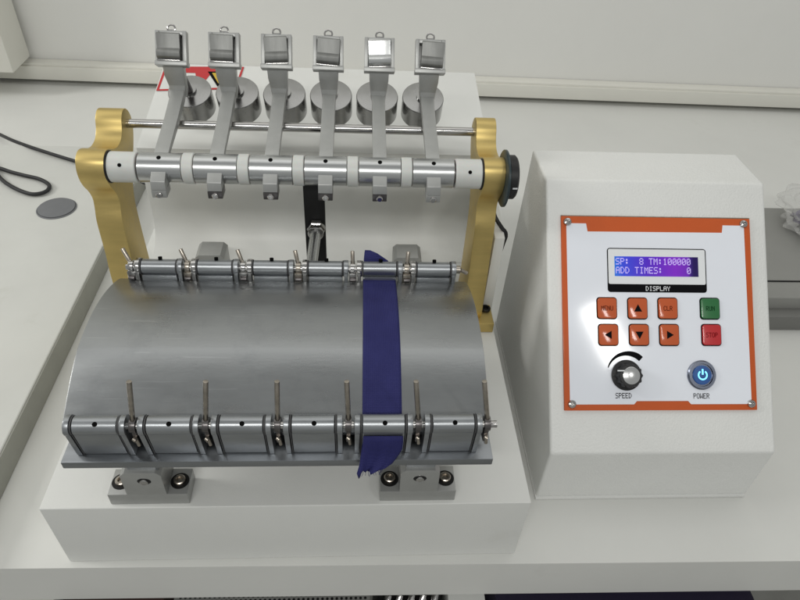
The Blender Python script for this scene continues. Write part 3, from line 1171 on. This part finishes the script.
key(.1423, .1687, key_orange, text='CLR', inkm=ink_brown)
key(.1938, .1688, key_green, text='RUN', inkm=ink_green)
key(.0700, .1373, key_orange, sym='left')
key(.1068, .1374, key_orange, sym='down')
key(.1432, .1375, key_orange, sym='right')
key(.1945, .1377, key_red, text='STOP', inkm=ink_red)

# speed arc
bm = nb()
C0, R0 = (.0905, .0905), .0232
N_ = 26
inner, outer = [], []
for k in range(N_ + 1):
    u = k / N_
    a = R(158 - 112 * u)
    th = .0006 + .0056 * min(1, u * 1.15)
    inner.append((C0[0] + (R0 - .0006) * math.cos(a), C0[1] + (R0 - .0006) * math.sin(a)))
    outer.append((C0[0] + (R0 + th) * math.cos(a), C0[1] + (R0 + th) * math.sin(a)))
for k in range(N_):
    bm.faces.new([bm.verts.new((*p, .0037)) for p in (inner[k], inner[k + 1], outer[k + 1], outer[k])])
bmesh.ops.remove_doubles(bm, verts=bm.verts, dist=1e-6)
pan('speed_arc', bm, ink, cb)
bm = nb()
dots(bm, 'SPEED', .0770, .0700, .00066, .00088, .0037, gap=0.0)
pan('speed_caption', bm, ink, cb)
bm = nb()
dots(bm, 'POWER', .1705, .0694, .00066, .00088, .0037, gap=0.0)
pan('power_caption', bm, ink, cb)

# knob
bm = nb()
t = bmesh.new()
n = 72
rings = []
for (r_, z, f) in ((.0175, .0034, 0), (.0178, .0052, 0), (.0150, .0064, 0), (.0142, .0070, .0006), (.0136, .0170, .0008), (.0128, .0182, .0004), (.0105, .0184, 0)):
    rings.append([t.verts.new((.0902 + (r_ + f * math.cos(12 * 2 * math.pi * i / n)) * math.cos(2 * math.pi * i / n),
                               .0905 + (r_ + f * math.cos(12 * 2 * math.pi * i / n)) * math.sin(2 * math.pi * i / n), z)) for i in range(n)])
for k in range(len(rings) - 1):
    for i in range(n):
        t.faces.new((rings[k][i], rings[k][(i + 1) % n], rings[k + 1][(i + 1) % n], rings[k + 1][i]))
t.faces.new(rings[0][::-1]); t.faces.new(rings[-1])
merge(bm, t)
kn = pan('speed_knob', bm, black, cb)
bm = nb()
lathe(bm, [(.0100, 0), (.0100, .0006), (.0094, .0010), (.0004, .0011)], (.0902, .0905, .0183), (.0902, .0905, 1), 40)
pan('knob_cap', bm, knob_silver, kn)
bm = nb()
box(bm, .0745, .0845, .0955, .0968, .0172, .0190, M=None)
pan('pointer', bm, print_white, kn)

# power button
pc_ = (.1808, .0907)
bm = nb()
lathe(bm, [(.0172, 0), (.0172, .0016), (.0158, .0030), (.0132, .0030), (.0128, .0014), (.0004, .0014)], (*pc_, .0034), (*pc_, 1), 56)
pb = pan('power_button', bm, bezel, cb)
bm = nb()
lathe(bm, [(.0112, 0), (.0112, .0012), (.0104, .0018), (.0004, .0019)], (*pc_, .0048), (*pc_, 1), 48)
pan('button_lens', bm, led_blue, pb)
bm = nb()
def arc_band(bm, c, r0, r1, a0, a1, z, n=30):
    for k in range(n):
        u0, u1 = a0 + (a1 - a0) * k / n, a0 + (a1 - a0) * (k + 1) / n
        q = [(c[0] + r * math.cos(a), c[1] + r * math.sin(a), z) for r, a in ((r0, u0), (r0, u1), (r1, u1), (r1, u0))]
        bm.faces.new([bm.verts.new(p) for p in q])
arc_band(bm, pc_, .0042, .0059, R(125), R(415), .00685)
bm.faces.new([bm.verts.new((pc_[0] + a, pc_[1] + b, .00685)) for a, b in ((-.0010, .0005), (.0010, .0005), (.0010, .0070), (-.0010, .0070))])
pan('power_symbol', bm, led_glow, pb)

# ================================================================== cables
bm = nb()
tube(bm, [(-.240, .56, .075), (-.300, .66, .070), (-.38, .735, .052), (-.4850, .790, .0468), (-.565, .830, .0466), (-.640, .885, .036), (-.735, .985, .0045), (-.86, 1.06, .0035), (-.97, 1.10, .0035)], .0035)
tag(obj('power_cable', bm, rubber), 'black power cable running from behind the left gold bracket to the left edge', 'cable')
bm = nb()
tube(bm, [(-.86, .80, .0461), (-.72, .777, .0461), (-.655, .772, .0461), (-.6164, .760, .0461), (-.5890, .7466, .0461), (-.5602, .7350, .0461), (-.5282, .7230, .0461), (-.5040, .7040, .0461), (-.4990, .6860, .0461), (-.5070, .6740, .0461),
          (-.5240, .6715, .0461), (-.5521, .6850, .0461), (-.5824, .7080, .0461), (-.6049, .7316, .0466), (-.6250, .7560, .0500), (-.66, .795, .0525), (-.76, .85, .0461)], .0036)
tag(obj('looped_cable', bm, rubber), 'black cable looped on the raised side bench near a grey round cover', 'cable')
bm = nb()
tube(bm, [(.2340, .330, .266), (.2380, .312, .2560), (.2470, .306, .2440), (.2545, .306, .2330), (.2560, .318, .205), (.2560, .345, .130), (.262, .40, .012), (.27, .52, .0045)], .0026)
tag(obj('sensor_cable', bm, rubber), 'short black cable dropping between the right gold bracket and the control box', 'cable')

# ================================================================== right background
dev = empty('grey_device', (.87, .47, 0))
tag(dev, 'dark grey flat case on the bench beyond the control box', 'device')
bm = nb()
box(bm, .60, 1.10, .395, .66, .0005, .052, .003)
obj('case', bm, grey_case, dev)
bm = nb()
box(bm, .60, 1.10, .3735, .3945, .0005, .030, .002)
obj('front_strip', bm, grey_case2, dev)
bm = nb()
box(bm, .60, 1.10, .4350, .4372, .0520, .0540, .0003)
obj('lid_seam', bm, blackmat, dev)

def bag_mesh(bm, c, sx, sy, sz, seed, n=26):
    from mathutils import noise
    t = bmesh.new()
    bmesh.ops.create_icosphere(t, subdivisions=5, radius=1)
    for v in t.verts:
        p = v.co.copy()
        k = noise.noise(p * 1.3 + Vector((seed, 0, 0))) * .35 + abs(noise.noise(p * 3.1 + Vector((0, seed, 0)))) * .35 - .1
        v.co = p * (1 + k)
        v.co.x *= sx; v.co.y *= sy; v.co.z = max(v.co.z, -.55) * sz
    t.transform(Matrix.Translation(c))
    return merge(bm, t)
plastic = mat('clear_plastic_film', (0.60, 0.60, 0.58), rough=0.18, alpha=0.26, coat=0.5, bump=0.2, bscale=90)
purple = mat('purple_cloth', (0.055, 0.040, 0.105), rough=0.8, var=0.3, vscale=50)
bag = empty('plastic_bag', (.90, .60, .052))
tag(bag, 'crumpled clear plastic bag with dark purple contents on the grey case', 'bag')
bm = nb()
bag_mesh(bm, (.9600, .585, .080), .120, .090, .040, 3.1)
obj('film', bm, plastic, bag, smooth=25)
bm = nb()
bag_mesh(bm, (.965, .585, .078), .090, .055, .026, 8.4)
obj('contents', bm, purple, bag, smooth=25)

# ================================================================== under the bench, seen below its front lip
def shelf_thing(name, label, cat, x0, x1, y0, y1, z0, z1, m, w=.002):
    bm = nb()
    box(bm, x0, x1, y0, y1, z0, z1, w)
    return tag(obj(name, bm, m), label, cat)
pp = empty('perforated_panel', (-.03, -.01, -.75))
tag(pp, 'grey perforated steel panel on legs under the bench front edge', 'panel')
bm = nb()
box(bm, -.1600, .0850, -.040, .080, -.1230, -.1200, .0005)
obj('sheet', bm, steel_panel, pp)
for x in (-.155, .08):
    bm = nb()
    box(bm, x - .004, x + .004, -.02, .0, -.75, -.1232)
    obj('leg', bm, steel_panel, pp)
bm = nb()
for r_ in range(16):
    for k in range(40):
        x = -.155 + k * .0060 + (.003 if r_ % 2 else 0)
        if x > .081:
            continue
        y = -.036 + r_ * .0052
        vs = [bm.verts.new((x + .0019 * math.cos(a * math.pi / 3), y + .0019 * math.sin(a * math.pi / 3), -.1197)) for a in range(6)]
        bm.faces.new(vs)
ho = obj('holes', bm, black, pp)
ho['kind'] = 'stuff'
sh = shelf_thing('dark_bin', 'dark blue plastic bin with rounded corner under the bench at the right', 'bin', .2400, .5960, -.060, .20, -.75, -.1180, bin_mat, .03)
shelf_thing('floor_cabinet', 'dark brown cabinet under the bench at the left', 'cabinet', -.3000, -.1750, -.040, .20, -.75, -.1300, mat('dark_brown_board', (.045, .022, .018), rough=.6))
shelf_thing('white_carton', 'white carton standing between steel parts and dark bin under the bench', 'carton', .1850, .2330, -.030, .20, -.75, -.1230, label_white)
mp_ = empty('metal_parts', (.13, .0, -.75))
tag(mp_, 'shiny steel fittings on a dark stand under the bench front', 'fittings')
bm = nb()
box(bm, .0950, .1780, -.030, .12, -.75, -.1350, .003)
obj('stand', bm, blackmat, mp_)
for k in range(5):
    bm = nb()
    x = .103 + k * .015
    cyl(bm, (x, -.012 + .006 * (k % 2), -.1345), (x + .006, .010, -.1220), .0050, n=16, w=.0006)
    obj('fitting', bm, chrome, mp_)
shelf_thing('white_cabinet', 'pale cabinet side under the bench at the far left corner', 'cabinet', -.60, -.3060, -.030, .20, -.75, -.1200, trunk_mat)
